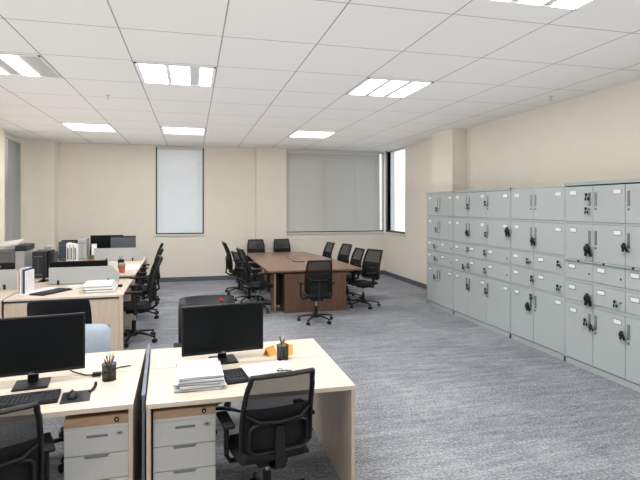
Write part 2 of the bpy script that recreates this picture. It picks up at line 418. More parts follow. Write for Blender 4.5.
# ------------------------------------------------------------------ lockers
LXF = 4.425
LOCK_ROWS = [(1.718, 2.124), (1.292, 1.682), (1.062, 1.263), (.808, 1.033), (.075, .773)]
LOCK_ROWS_D = [(1.718, 2.130), (1.268, 1.688), (1.033, 1.245), (.779, .997), (.075, .732)]
def locker_unit(label, y0, y1, cols, top, rows, xf, ledge=False, group=None):
    """front faces -X; cols = split positions, far (large y) first in photo's left"""
    t = thing('locker_cabinet', label, 'locker', (xf, (y0+y1)/2, 0), 0, group)
    h = (y1-y0)/2; d = 4.85-xf
    c = B('locker_f')
    c.span(.02, d, -h+.001, h-.001, .0, top-.0)            # carcass
    c.span(0, .02, -h, -h+.018, .0, top); c.span(0, .02, h-.018, h, .0, top)
    c.span(0, .02, -h, h, top-.03, top); c.span(-.001, .02, -h, h, top-.006, top+.004); c.span(0.0, .02, -h, h, 0, .065)
    for a, bb in zip(rows, rows[1:]): c.span(.004, .02, -h, h, bb[1]+.003, a[0]-.003)
    c.build('carcass', t)
    B('slot').span(.0195, .021, -h+.018, h-.018, .065, top-.03).build('door_gap', t)
    ys = [y1]+cols+[y0]; yc = (y0+y1)/2
    for ri, (z0, z1) in enumerate(rows):
        for ci in range(len(ys)-1):
            a, bb = ys[ci]-yc, ys[ci+1]-yc            # a far (left in photo), bb near
            if ci == 0: a -= .016
            if ci == len(ys)-2: bb += .016
            dr = B('locker').span(-.002, .018, bb+.003, a-.003, z0, z1, bev=.003, seg=1).build('locker_door' if ri in (0, 1, 4) else 'locker_drawer', t)
            first = ci == 0
            # handle beside the seam between neighbouring doors
            hy = (bb+.045) if first else (a-.045)
            if ri in (0, 1, 4):
                zt = z1-.07; L_ = .16
                hd = B('chrome'); hd.span(-.006, -.002, hy-.018, hy+.018, zt-L_, zt, bev=.0015, seg=1)
                hd.m('slotg').span(-.0075, -.006, hy-.007, hy+.011, zt-L_+.012, zt-.012)
                hd.m('chrome').span(-.014, -.006, hy-.012, hy-.006, zt-L_+.01, zt-.01)
                hd.build('handle', dr)
                k = B('slotg').cyl((-.002, hy, zt-L_-.035), (-.012, hy, zt-L_-.035), .011, seg=12); k.build('lock', dr)
                lw = .095; ly = (bb+.10) if not first else (a-.13); lz = z1-.075
            else:
                k = B('chrome').cyl((-.002, bb+.05, (z0+z1)/2-.02), (-.010, bb+.05, (z0+z1)/2-.02), .012, seg=12); k.build('lock', dr)
                lw = .10; ly = a-.11 if first else (a-.15 if len(ys) == 3 else a-.12); lz = z1-.065
            lb = B('chrome').span(-.0045, -.002, ly-lw/2-.006, ly+lw/2+.006, lz-.028, lz+.028)
            lb.m('label').span(-.006, -.0045, ly-lw/2, ly+lw/2, lz-.022, lz+.022); lb.build('label_holder', dr)
    if ledge:
        q = B('locker').span(-.03, .02, -h, h, rows[2][1]+.004, rows[1][0]-.004, bev=.003); q.m('black')
        for yy in (.40, .03, -.35): q.span(-.034, -.028, yy-.012, yy+.012, rows[2][1]+.0, rows[1][0]-.0)
        q.build('ledge', t)
    return t
G = 'grey steel locker cabinets along the right wall'
locker_unit('grey steel locker cabinet farthest down the right wall, two doors wide, beside the pillar', 7.89, 8.91, [8.42], 2.155, LOCK_ROWS, LXF, group=G)
locker_unit('grey steel locker cabinet three doors wide, directly in front of the wall pillar', 6.27, 7.885, [7.41, 6.88], 2.16, LOCK_ROWS, LXF, group=G)
locker_unit('grey steel locker cabinet two doors wide, between the two three-door-wide cabinets', 5.185, 6.265, [5.77], 2.145, LOCK_ROWS, LXF, group=G)
locker_unit('nearest grey steel locker cabinet, three doors wide, with a ledge across the middle', 3.86, 5.18, [4.735, 4.296], 2.175, LOCK_ROWS_D, LXF-.01, ledge=True, group=G)

# key bunches hanging in the locks; (y, z, size, where)
def px_on_lockers(px, py):     # survey helper: sight line to the locker fronts' plane -> fixed world (y, z)
    f, yaw, cy, h = 499, .25, 206, 1.90
    r = (px-320)/f; d = LXF/(math.sin(yaw)+r*math.cos(yaw))
    return d*(math.cos(yaw)-r*math.sin(yaw)), h-(py-cy)/f*d
KEYS = [(8.47, 1.95, .8, 0), (8.45, 1.55, .8, 0)]
def key_bunch(y, z, s, label, xf=LXF, blk=True, fob=False):
    t = thing('key_bunch', label, 'keys', (xf-.012, y, z), 0, 'keys hanging in the locker locks')
    q = B('chrome'); q.cyl((.01, 0, 0), (-.02, 0, 0), .004*s+.003, seg=8)
    q.tube([(-.016, .022*s*math.sin(2*PI*k/12), -.022*s+.022*s*math.cos(2*PI*k/12)) for k in range(12)], .0022, seg=5, closed=True)
    q.build('ring', t)
    B('black').span(-.03, -.018, -.014*s, .014*s, -.03*s, .016*s, bev=.003).build('key_head', t)
    for k, (dy, a) in enumerate(((-.012, -.25), (.010, .2))):
        q = B('black'); q.box((-.014-.004*k, dy*s+math.sin(a)*.035*s, -.060*s), (.005, .026*s, .040*s), rot=(a, 0, 0))
        q.m('silver').box((-.014-.004*k, dy*s+math.sin(a)*.07*s, -.098*s), (.003, .010*s, .05*s), rot=(a, 0, 0)); q.build('key', t)
    if fob:
        B('black').sph((-.028, 0, -.025*s), .030*s, sc=(.6, 1, 1.1)).build('key_fob', t)
KL = [  # px, py, size, fob, label   (read off on the locker fronts)
 (437.5, 209, .8, 0, 'keys in the top row of the farthest locker cabinet'),
 (437, 229, .8, 0, 'keys in the second row of the farthest locker cabinet'),
 (435.5, 246, .8, 0, 'keys in the upper drawer row of the farthest locker cabinet'),
 (436, 258, .8, 0, 'keys in the lower drawer row of the farthest locker cabinet'),
 (435.5, 276, .9, 0, 'keys in the tall bottom door of the farthest locker cabinet'),
 (469, 206, .9, 0, 'keys at the top left lock of the three-door cabinet before the pillar'),
 (468.5, 232, 1.1, 1, 'black key fob in the second row of the three-door cabinet before the pillar'),
 (469, 249, .7, 0, 'small keys in the upper drawer row, left seam of the cabinet before the pillar'),
 (464.5, 266, .9, 0, 'left one of two key sets in the lower drawer row before the pillar'),
 (469.5, 265, .9, 0, 'right one of two key sets in the lower drawer row before the pillar'),
 (469, 286, 1.0, 0, 'keys in the left bottom door of the cabinet before the pillar'),
 (486.5, 203, .8, 0, 'keys at the second seam in the top row of the cabinet before the pillar'),
 (487, 234, .8, 0, 'keys at the second seam in the second row of the cabinet before the pillar'),
 (486, 252, .9, 0, 'keys at the second seam in the upper drawer row of the cabinet before the pillar'),
 (486, 270, .9, 0, 'keys at the second seam in the lower drawer row of the cabinet before the pillar'),
 (487, 290, 1.0, 0, 'keys at the second seam in the bottom row of the cabinet before the pillar'),
 (509, 230, 1.4, 1, 'big black key bunch, second row, near end of the cabinet before the pillar'),
 (534.5, 240, 1.2, 1, 'black fob and keys below the handles of the middle two-door cabinet, second row'),
 (529, 260.5, .8, 0, 'keys in the upper drawer row seam of the middle two-door cabinet'),
 (560, 263, .8, 0, 'keys at the near edge of the upper drawer row of the middle two-door cabinet'),
 (533.5, 278, .9, 0, 'keys in the lower drawer row seam of the middle two-door cabinet'),
 (559.5, 287, .8, 0, 'keys at the near edge of the lower drawer row of the middle two-door cabinet'),
 (529.5, 305, 1.2, 1, 'black key fob on the left tall door of the middle two-door cabinet'),
 (532.5, 296, .8, 0, 'keys just above the black fob on the tall doors of the middle two-door cabinet'),
 (589.5, 196, .9, 0, 'keys near the top seam of the nearest locker cabinet'),
 (589, 210, .8, 0, 'single key below another in the top row of the nearest locker cabinet'),
 (590.5, 247.5, 1.5, 1, 'round black key fob in the second row of the nearest locker cabinet'),
 (627.5, 246, 1.0, 1, 'black key fob at the second seam of the nearest locker cabinet, second row'),
 (590.5, 297, 1.5, 1, 'round black key fob in the lower drawer row of the nearest locker cabinet'),
 (618, 303, .8, 0, 'small black key in the middle drawer of the nearest locker cabinet'),
 (588, 321, .9, 0, 'keys on the left tall bottom door of the nearest locker cabinet'),
 (594, 327, .8, 1, 'small black fob beneath the handle of the middle tall door, nearest cabinet'),
 (625, 334, 1.0, 1, 'black fob beneath the handle of the right tall door, nearest cabinet'),
]
for px, py, s, fob, lab in KL:
    y, z = px_on_lockers(px, py); key_bunch(y, z+.02, s, lab, xf=LXF-(.012 if y < 5.18 else 0), fob=fob)

# ------------------------------------------------------------------ chairs
def rounded_rect(w, h, r, n=5):
    pts = []
    for cx, cy, a0 in ((w/2-r, h/2-r, 0), (-w/2+r, h/2-r, PI/2), (-w/2+r, -h/2+r, PI), (w/2-r, -h/2+r, 1.5*PI)):
        for k in range(n+1):
            a = a0+k*PI/2/n; pts.append((cx+r*math.cos(a), cy+r*math.sin(a)))
    return pts
def chair_base(t):
    hub = B('black'); hub.lathe([(0, .075), (.045, .075), (.05, .10), (.035, .135), (0, .135)]); hub_o = None
    for k in range(5):
        a = 2*PI*k/5+.3; c, s_ = math.cos(a), math.sin(a)
        hub.tube([(c*.03, s_*.03, .108), (c*.12, s_*.12, .112), (c*.22, s_*.22, .098), (c*.30, s_*.30, .078)], [.024, .022, .018, .014], seg=8, flat=(1, .75))
        hub.sph((c*.30, s_*.30, .078), .017)
    hub.build('star_base', t, smooth=True)
    for k in range(5):
        a = 2*PI*k/5+.3; c, s_ = math.cos(a)*.305, math.sin(a)*.305; b_ = a+.9+k*1.3
        q = B('black'); dx, dy = math.cos(b_), math.sin(b_)
        q.cyl((c, s_, .03), (c, s_, .078), .006, seg=8)
        for sg in (-1, 1):
            q.cyl((c+dx*.006*sg, s_+dy*.006*sg, .0275), (c+dx*.024*sg, s_+dy*.024*sg, .0275), .0275, seg=14)
        q.sph((c, s_, .04), .024, sc=(1, 1, .75), seg=10)
        q.build('caster', t, smooth=True)
    q = B('black'); q.cyl((0, 0, .12), (0, 0, .27), .027); q.m('chrome').cyl((0, 0, .26), (0, 0, .39), .014); q.build('gas_lift', t, smooth=True)
    q = B('black'); q.span(-.10, .10, -.14, .10, .375, .415, bev=.012); q.tube([(.09, .03, .395), (.20, .04, .39), (.24, .04, .385)], .007); q.span(.22, .27, .025, .055, .378, .392, bev=.004)
    q.build('mechanism', t, smooth=True)
def soft_seat(w=.49, d=.47, z=.455, th=.07, m='seatf'):
    q = B(m)
    def top(u, v):
        x, y = (u-.5)*2, (v-.5)*2
        # superellipse footprint
        X = x*w/2*math.sqrt(max(0, 1-.16*y*y)); Y = y*d/2*math.sqrt(max(0, 1-.16*x*x))
        e = max(abs(x), abs(y)); zz = z + th/2*(1-max(0, (e-.6)/.4)**2.2) + .012*abs(x)**2*(1-e**8) - (.03*max(0, y-.35)**1.5)
        return (X, Y+.02, zz)
    def bot(u, v):
        x, y, zz = top(u, v); xx, yy = (u-.5)*2, (v-.5)*2; e = max(abs(xx), abs(yy))
        return (x, y, z - th/2*(1-e**6)*.9 - (.03*max(0, yy-.35)**1.5))
    q.grid(top, 14, 14); q.grid(bot, 14, 14)
    bmesh.ops.remove_doubles(q.bm, verts=q.bm.verts, dist=.0004)
    return q
def armrests(t):
    for s in (-1, 1):
        q = B('black')
        q.tube([(s*.16, -.02, .405), (s*.25, -.01, .40), (s*.272, 0, .44), (s*.272, 0, .55)], .015, seg=8, flat=(1, 1.6), up=(0, 1, 0))
        q.span(s*.272-.012, s*.272+.012, -.028, .028, .46, .66, bev=.006)
        ar = q.build('armrest', t, smooth=True)
        q = B('blackm'); q.box((s*.272, .03, .675), (.075, .25, .028), bev=.012, seg=3); q.build('arm_pad', ar, smooth=True)
def back_y(z):   # recline profile of the back
    k = (z-.50)/.58
    return -.225 - .13*k + .045*math.sin(PI*min(1, max(0, k)))
def make_mesh_chair():
    t = thing('mesh_office_chair', '', 'chair', (0, 0, 0), 0, None)
    chair_base(t)
    soft_seat().build('seat', t, smooth=60)
    armrests(t)
    # outer frame: two uprights, top bar, rounded lower corners
    def W(z): return .222 - .022*(z-.5)/.58 + .012*math.sin((z-.5)/.58*PI) - .006*(z > 1.0)
    L_ = []
    zs = [.56+.51*i/12 for i in range(13)]
    L_ += [(-W(z), back_y(z)+.03*1, z) for z in zs]
    top = [(-.195+.39*i/8, back_y(1.083)+.03-.012*math.sin(PI*i/8), 1.083) for i in range(9)]
    R_ = [(W(z), back_y(z)+.03, z) for z in reversed(zs)]
    low = [(.18-.36*i/8, back_y(.525)+.03-.03*math.sin(PI*i/8), .525) for i in range(9)]
    B('black').tube(L_+top+R_+low, .019, seg=8, closed=True, flat=(.8, 1.15), up=(0, 1, 0)).build('backrest_frame', t, smooth=60)
    def fn(u, v):
        z = .53+.55*v; x = (u-.5)*2
        return (x*W(z), back_y(z)+.03-.032*(1-x*x), z)
    B('mesh').grid(fn, 10, 12).build('mesh_panel', t, smooth=60)
    def pad(u, v):
        z = .555+.29*v; x = (u-.5)*2; return (x*(W(z)-.012), back_y(z)+.022-.032*(1-x*x), z)
    B('blackm').grid(pad, 8, 4).build('lumbar_pad', t, smooth=60)
    # lumbar carrier: ring of dark plastic behind the lower back plus the spine
    q = B('black')
    ring = rounded_rect(.37, .20, .05)
    q.tube([(x, back_y(.64+z)-.012-.012*(1-(x/.19)**2), .64+z) for x, z in ring], .018, seg=8, closed=True, flat=(.7, 1.3), up=(0, 1, 0))
    q.tube([(-.205, back_y(.80)+.02, .80), (-.13, back_y(.80)-.02, .755), (0, back_y(.78)-.035, .745), (.13, back_y(.80)-.02, .755), (.205, back_y(.80)+.02, .80)], .014, seg=8)
    q.build('lumbar_frame', t, smooth=60)
    q = B('black')
    q.tube([(0, -.10, .395), (0, -.20, .40), (0, -.285, .45), (0, back_y(.6)-.045, .58), (0, back_y(.72)-.04, .72)], [.03, .032, .03, .028, .022], seg=10, flat=(1.15, .5), up=(0, 0, 1))
    q.build('back_spine', t, smooth=60)
    return t
def make_pad_chair(m_back, frame='black'):
    t = thing('padded_office_chair', '', 'chair')
    chair_base(t)
    soft_seat(m='leather' if m_back == 'leather' else 'bluegrey').build('seat', t, smooth=60)
    armrests(t)
    q = B(m_back)
    hw = .265 if m_back == 'leather' else .20
    zt = 1.05 if m_back == 'leather' else .915
    def prof(u, v, off):
        x, y = (u-.5)*2, (v-.5)*2
        z0 = .53; H = (zt-z0)/2
        k = .10
        X = x*hw*math.sqrt(max(0, 1-k*y**4)); Z = z0+H+y*H*math.sqrt(max(0, 1-.10*x**4))
        e = max(abs(x), abs(y)); puff = (1-e**5)
        return (X, back_y(Z)+.01+off*puff-.025*(1-x*x), Z)
    q.grid(lambda u, v: prof(u, v, .028), 14, 14); q.grid(lambda u, v: prof(u, v, -.022), 14, 14)
    bmesh.ops.remove_doubles(q.bm, verts=q.bm.verts, dist=.0004)
    q.build('backrest', t, smooth=60)
    q = B('black')
    q.tube([(0, -.10, .395), (0, -.22, .40), (0, -.30, .46), (0, back_y(.62)-.045, .60), (0, back_y(.8)-.04, .80)], [.03, .032, .03, .028, .022], seg=10, flat=(1.15, .5))
    q.build('back_spine', t, smooth=60)
    return t
chair0 = make_mesh_chair(); used = [False]
def place_chair(x, y, rz, label, group=None, sc=1.0):
    if not used[0]:
        used[0] = True; o = chair0; o.location = (x, y, 0); o.rotation_euler = (0, 0, rz); o.scale = sc if isinstance(sc, tuple) else (sc,)*3; o['label'] = label
        if group: o['group'] = group
        return o
    o = dup(chair0, (x, y, 0), rz, label, None, sc)
    if group: o['group'] = group
    elif 'group' in o: del o['group']
    return o
R = math.radians
place_chair(.455, 3.13, R(9), 'black mesh swivel chair at the near right desk, seen from behind', None, (.95, .95, .865))
place_chair(-1.03, 2.98, R(20), 'black mesh swivel chair at the bottom left corner, before the near left desk', None, (.95, .95, .845))
GC = 'mesh chairs around the conference table'
# conference table near end, right side, far end, left side
place_chair(1.97, 7.97, R(-3), 'black mesh chair at the near end of the conference table, back to the camera', GC, .95)
place_chair(3.13, 8.95, R(115), 'nearest black mesh chair on the locker side of the conference table', GC, .97)
place_chair(3.08, 9.82, R(99), 'second nearest mesh chair on the locker side of the conference table', GC, .93)
place_chair(3.05, 10.60, R(103), 'third nearest mesh chair on the locker side of the conference table', GC, .96)
place_chair(2.95, 11.60, R(100), 'farthest mesh chair on the locker side of the conference table', GC, .93)
place_chair(1.56, 12.52, R(178), 'mesh chair at the far table end nearer the narrow window', GC, .95)
place_chair(2.25, 12.52, R(182), 'mesh chair at the far table end beneath the wide blind', GC, .95)
place_chair(1.15, 9.05, R(-82), 'nearest mesh chair on the left side of the conference table', GC, 1.04)
place_chair(1.09, 9.95, R(-74), 'middle mesh chair on the left side of the conference table', GC, .92)
place_chair(.99, 11.0, R(-86), 'farthest mesh chair on the left side of the conference table', GC, 1.02)
GA = 'mesh chairs along the aisle by the far left desks'
place_chair(-.80, 7.45, R(98), 'nearest black mesh chair tucked in from the aisle at the left desk row', GA, 1.08)
place_chair(-.86, 9.0, R(94), 'second black mesh chair along the aisle of the left desk row', GA, 1.06)
place_chair(-.93, 10.3, R(92), 'farthest black mesh chair along the aisle of the left desk row', GA, 1.06)
c = make_pad_chair('leather'); c.location = (.15, 4.52, 0); c.rotation_euler = (0, 0, R(183)); c['label'] = 'black padded chair behind the near right desk with a small red tag'
B('red').box((-.13, back_y(1.02)+.042, 1.015), (.03, .008, .022), bev=.003).build('red_tag', c)
c2 = dup(c, (-1.19, 5.28, 0), R(3), 'black padded chair behind the near left desk, beyond the blue-grey chair')
for k in kids(c2):
    if k.name.startswith('red_tag'): bpy.data.objects.remove(k)
c3 = make_pad_chair('bluegrey'); c3.location = (-.875, 4.22, 0); c3.rotation_euler = (0, 0, R(176)); c3['label'] = 'blue-grey chair behind the near left desk, half hidden by the monitor'

# ------------------------------------------------------------------ desks
DZ = .75
def desk_fb(label, x0, x1, y0, ysm, y1, px, py, rz, sk=0.0):
    """two face-to-face tops, side panels at both X ends; pivot px,py"""
    t = thing('office_desk', label, 'desk', (px, py, 0), rz)
    def s(m): return B(m)
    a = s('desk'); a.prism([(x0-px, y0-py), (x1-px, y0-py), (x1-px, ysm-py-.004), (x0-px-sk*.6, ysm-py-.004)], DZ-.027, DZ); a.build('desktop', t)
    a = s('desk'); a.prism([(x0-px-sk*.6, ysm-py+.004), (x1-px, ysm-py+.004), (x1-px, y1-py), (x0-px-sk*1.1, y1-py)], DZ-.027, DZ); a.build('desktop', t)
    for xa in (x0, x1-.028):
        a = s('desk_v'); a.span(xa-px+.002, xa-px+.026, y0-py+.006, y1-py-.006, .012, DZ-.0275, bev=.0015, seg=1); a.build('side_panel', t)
        for yy in (y0+.08, y1-.08): B('black').cyl((xa+.014-px, yy-py, 0), (xa+.014-px, yy-py, .014), .014).build('foot', t)
    a = s('desk_v'); a.span(x0-px+.03, x1-px-.03, ysm-py-.4*0-.01, ysm-py+.01, .70, DZ-.028); a.build('cross_rail', t)
    return t
DR = desk_fb('pale wood double desk nearest the lockers with a monitor and a paper stack', -.262, 1.013, 3.045, 3.70, 4.215, .38, 3.6, 0, .055)
LROT = R(1.4); LP = (-.335, 3.09)
DL = desk_fb('pale wood double desk at the lower left with monitor, keyboard and mouse', -1.62, -.335, 3.075, 3.70, 4.24, LP[0], LP[1], LROT)
def PL(x, y):
    c, s = math.cos(LROT), math.sin(LROT); dx, dy = x-LP[0], y-LP[1]
    return LP[0]+c*dx-s*dy, LP[1]+s*dx+c*dy
# divider between the two desks
t = thing('desk_divider', 'slim slate divider standing in the gap between the two near desks', 'divider', (-.312, 3.68, 0), R(3))
B('divider_d').span(-.008, .008, -.56, .57, .05, .765, bev=.003).build('panel', t)
q = B('divider_d').span(-.011, .011, -.565, .575, .765, .785, bev=.003); q.build('top_trim', t)
q = B('black'); q.span(-.02, .02, -.50, -.46, 0, .05); q.span(-.02, .02, .46, .50, 0, .05); q.build('foot', t)

def pedestal(label, x0, x1, y0, y1, rz=0):
    cx, cy = (x0+x1)/2, y0
    t = thing('drawer_pedestal', label, 'drawer unit', (cx, cy, 0), rz)
    w = (x1-x0)/2; d = y1-y0
    B('metal_g').span(-w, w, .022, d, .03, .632).build('body', t)
    q = B('slot'); q.span(-w+.004, w-.004, .018, .0225, .04, .622); q.build('drawer_gap', t)
    q = B('ped_wood').span(-w, w, 0.0, d, .642, .692, bev=.003); q.build('top_board', t)
    q = B('metal_g').span(-w, w, .004, .02, .622, .642); q.build('top_strip', t)
    q = B('black').cyl((w*.62, .002, .668), (w*.62, -.006, .668), .014); q.m('chrome').cyl((w*.62, -.005, .668), (w*.62, -.008, .668), .006); q.build('lock', t)
    zs = [(.478, .620), (.330, .474), (.06, .326)]
    for i, (z0, z1) in enumerate(zs):
        dr = B('metal_g').span(-w, w, 0, .02, z0, z1, bev=.003, seg=1).build('drawer', t)
        if i == 0:
            q = B('slotg').span(-.055, .060, -.002, .001, z1-.045, z1-.030); q.build('grip', dr)
            q = B('silver'); q.tube([(w*.72+.018*math.cos(k*PI/6)*1.1, -.004, z1-.032+.011*math.sin(k*PI/6)) for k in range(12)], .0025, seg=5, closed=True); q.m('slotg').span(w*.72-.010, w*.72+.010, -.003, .001, z1-.038, z1-.026); q.build('key_plate', dr)
        else:
            q = B('slotg'); q.prism([(-.07, -.0025), (.07, -.0025), (.07, .001), (-.07, .001)], z1-.006, z1-.001); q.span(-.062, .062, -.0025, .001, z1-.016, z1-.006); q.build('grip', dr)
    q = B('black')
    for sx in (-w+.04, w-.04):
        for sy in (.06, d-.05): q.cyl((sx-.01, sy, .018), (sx+.01, sy, .018), .018)
    q.build('castors', t)
    return t
pedestal('grey three-drawer pedestal under the near right desk', -.225, .135, 3.085, 3.62)
x, y = PL(-.532, 3.10)
pedestal('grey three-drawer pedestal under the lower left desk', x-.172, x+.172, y-.01, y+.52, LROT*.6)

# ------------------------------------------------------------------ desk things
def monitor(label, x, y, z, rz, w=.60, h=.365, zb=.05, group=None, logo=True, base=(.20, .20), flip=False):
    t = thing('computer_monitor', label, 'monitor', (x, y, z), rz, group)
    fy = -.035
    q = B('black'); q.box((0, fy, zb+h/2), (w, .028, h), bev=.006, seg=2); q.box((0, fy+.028, zb+h/2), (w*.55, .04, h*.6), bev=.015, seg=2); q.build('housing', t, smooth=35)
    q = B('screen'); q.box((0, fy-.0145, zb+h/2+.006), (w-.022, .002, h-.034)); q.build('screen', t)
    q = B('silver'); q.box((0, fy-.0146, zb+.003), (w-.01, .001, .002)); q.build('bezel_edge', t)
    q = B('black'); q.box((0, .03, zb*.5+.06), (.062, .022, zb+.13), bev=.004); q.build('stand_neck', t)
    q = B('black'); q.box((0, -.025, .007), (base[0], base[1], .012), bev=.004); q.build('stand_base', t)
    if logo:
        cu = bpy.data.curves.new('txt', 'FONT'); cu.body = 'DELL'; cu.size = .015; cu.extrude = .0004; cu.align_x = 'CENTER'; cu.align_y = 'CENTER'
        to = bpy.data.objects.new('txt', cu); COL.objects.link(to)
        bpy.context.view_layer.update()
        me = bpy.data.meshes.new_from_object(to); bpy.data.objects.remove(to)
        me.materials.clear(); me.materials.append(M['silver'])
        me.transform(Matrix.Translation((0, fy-.0155, zb+.010)) @ Matrix.Rotation(PI/2, 4, 'X'))
        lo = bpy.data.objects.new('maker_logo', me); COL.objects.link(lo); lo.parent = t
    return t
monitor('black monitor with dark screen on the near right desk', .218, 3.80, DZ, R(6), base=(.19, .20), w=.60, h=.36, zb=.062)
x, y = PL(-.99, 3.60)
monitor('black monitor with dark screen on the lower left desk', x, y, DZ, R(8), base=(.20, .19), w=.62, h=.37, zb=.075)

def keyboard(label, x, y, z, rz, w=.44, d=.15, rows=5, cols=19):
    t = thing('keyboard', label, 'keyboard', (x, y, z), rz)
    q = B('black'); q.prism([(-w/2, -d/2), (w/2, -d/2), (w/2, d/2), (-w/2, d/2)], 0.0, .014); 
    q.span(-w/2, w/2, d/2-.03, d/2, .014, .020, bev=.003); q.build('case', t)
    kx, ky = (w-.016)/cols, (d-.030)/rows
    q = B('keytop'); q.span(-w/2+.006, w/2-.006, -d/2+.008, d/2-.022, .0135, .0145)
    for r in range(rows):
        for c in range(cols):
            if r == 0 and 4 <= c <= 8:
                if c == 4: q.box((-w/2+.008+kx*6.5, -d/2+.010+ky*.5, .018), (kx*4.7, ky*.8, .008), bev=0)
                continue
            if int(cols*.78) == c: continue
            q.box((-w/2+.008+kx*(c+.5), -d/2+.010+ky*(r+.5), .018), (kx*.78, ky*.78, .008))
    q.build('keys', t)
    return t
keyboard('black keyboard on the near right desk between paper stack and white sheet', .275, 3.385, DZ, R(-82), w=.25, d=.15, cols=10)
x, y = PL(-1.03, 3.30)
keyboard('black keyboard on the lower left desk before the monitor', x+.02, y-.015, DZ, R(7), w=.48, d=.19)

t = thing('mouse_pad', 'small dark mouse pad beside the keyboard on the lower left desk', 'mouse pad', (-.685, 3.275, DZ), R(7))
B('darkbox').span(-.075, .085, -.095, .095, 0, .003, bev=.001, seg=1).build('mat', t)
t = thing('computer_mouse', 'black computer mouse lying on the small dark pad', 'mouse', (-.700, 3.27, DZ+.003), R(12))
q = B('black').sph((0, 0, .004), .052, sc=(.62, 1.05, .62)); bmesh.ops.bisect_plane(q.bm, geom=q.bm.verts[:]+q.bm.edges[:]+q.bm.faces[:], plane_co=(0, 0, 0), plane_no=(0, 0, -1), clear_outer=True); q.build('body', t, smooth=60)
B('slotg').cyl((-.004, .025, .033), (.004, .025, .033), .008).build('scroll_wheel', t)
o = B('black').tube([(-.615, 3.33, DZ+.007), (-.600, 3.365, DZ+.009), (-.592, 3.385, DZ+.02), (-.588, 3.39, DZ+.045)], .009, seg=8, flat=(1.3, .6)).build('cable_tie', None, smooth=True)
tag(o, 'short dark strap beside the mouse pad on the lower left desk', 'strap')
# monitor cables on the left desk
q = B('black'); q.tube([(-.93, 3.72, .90), (-.88, 3.78, .80), (-.80, 3.76, .757), (-.70, 3.66, .757), (-.62, 3.64, .757), (-.56, 3.72, .757), (-.50, 3.78, .757), (-.43, 3.80, .757)], .0045, seg=6)
q.span(-.655, -.600, 3.625, 3.665, .751, .775, bev=.005)
tag(q.build('monitor_cable', None, smooth=True), 'black cable with plug trailing across the lower left desk behind the pen cup', 'cable')

def pen_cup(label, x, y, pens, r=.045, h=.105):
    t = thing('pen_cup', label, 'pen cup', (x, y, DZ))
    q = B('mesh2'); q.lathe([(r*.95, .004), (r, h)], seg=20); q.build('mesh_wall', t, smooth=True)
    q = B('black'); q.tube([(r*math.cos(2*PI*k/20), r*math.sin(2*PI*k/20), h) for k in range(20)], .0028, seg=6, closed=True); q.cyl((0, 0, 0), (0, 0, .005), r*.96, seg=20); q.build('rim', t)
    return t
def pen(label, x, y, ang, lean, L_, m, tip, name='pen', cat='pen', r0=0.018):
    dx, dy = math.cos(ang), math.sin(ang)
    p0 = Vector((x-dx*r0, y-dy*r0, DZ+.008)); p1 = p0+Vector((dx*lean, dy*lean, L_))
    o = thing(name, label, cat, p0)
    v = p1-p0
    B(m).cyl((0, 0, 0), v*.9, .0045, seg=8).build('barrel', o)
    B(tip).cyl(v*.88, v, .0047, .003, seg=8).build('cap', o)
cx, cy = -.535, 3.545
pen_cup('black wire pen cup on the lower left desk', cx, cy, None)
GP = None
for a, l, L_, m, tp, lab, nm in ((.4, .045, .165, 'yellow', 'orange', 'yellow pencil standing in the left pen cup', 'pencil'), (1.2, .03, .16, 'green', 'green', 'green pen standing in the left pen cup', 'pen'), (-.1, .05, .15, 'blue', 'blue', 'blue capped pen leaning right in the left pen cup', 'pen'), (2.6, .04, .150, 'terra', 'black', 'brown pencil leaning left in the left pen cup', 'pencil'), (3.4, .05, .14, 'black', 'silver', 'black pen leaning left in the left pen cup', 'pen'), (5.2, .03, .145, 'navy', 'blue', 'navy pen at the front of the left pen cup', 'pen')):
    pen(lab, cx, cy, a, l, L_, m, tp, nm, nm)
cx, cy = .655, 3.70
pen_cup('black wire pen cup on the near right desk', cx, cy, None)
for a, l, L_, m, tp, lab, nm in ((1.0, .03, .185, 'paper2', 'silver', 'tall pale grey pen standing in the right pen cup', 'pen'), (.3, .045, .16, 'yellow', 'orange', 'orange pencil leaning right in the right pen cup', 'pencil'), (-.5, .03, .15, 'blue', 'navy', 'blue pen in the right pen cup', 'pen'), (2.8, .04, .16, 'black', 'black', 'black pen leaning left in the right pen cup', 'pen'), (3.6, .03, .150, 'terra', 'orange', 'brown pencil leaning left in the right pen cup', 'pencil')):
    pen(lab, cx, cy, a, l, L_, m, tp, nm, nm)
# orange folded memo cards by the right cup
t = thing('memo_card', 'orange folded memo card left of the pen cup on the near right desk', 'card', (.590, 3.82, DZ), R(35))
q = B('orange'); q.box((0, 0, .032), (.085, .002, .075), rot=(R(-28), 0, 0)); q.box((0, .032, .032), (.085, .002, .075), rot=(R(28), 0, 0)); q.build('sheet', t)
t = thing('memo_card', 'orange folded memo card right behind the pen cup on the near right desk', 'card', (.725, 3.80, DZ), R(-15))
q = B('orange'); q.box((0, 0, .036), (.05, .002, .085), rot=(R(-22), 0, 0)); q.box((0, .032, .036), (.05, .002, .085), rot=(R(22), 0, 0)); q.build('sheet', t)

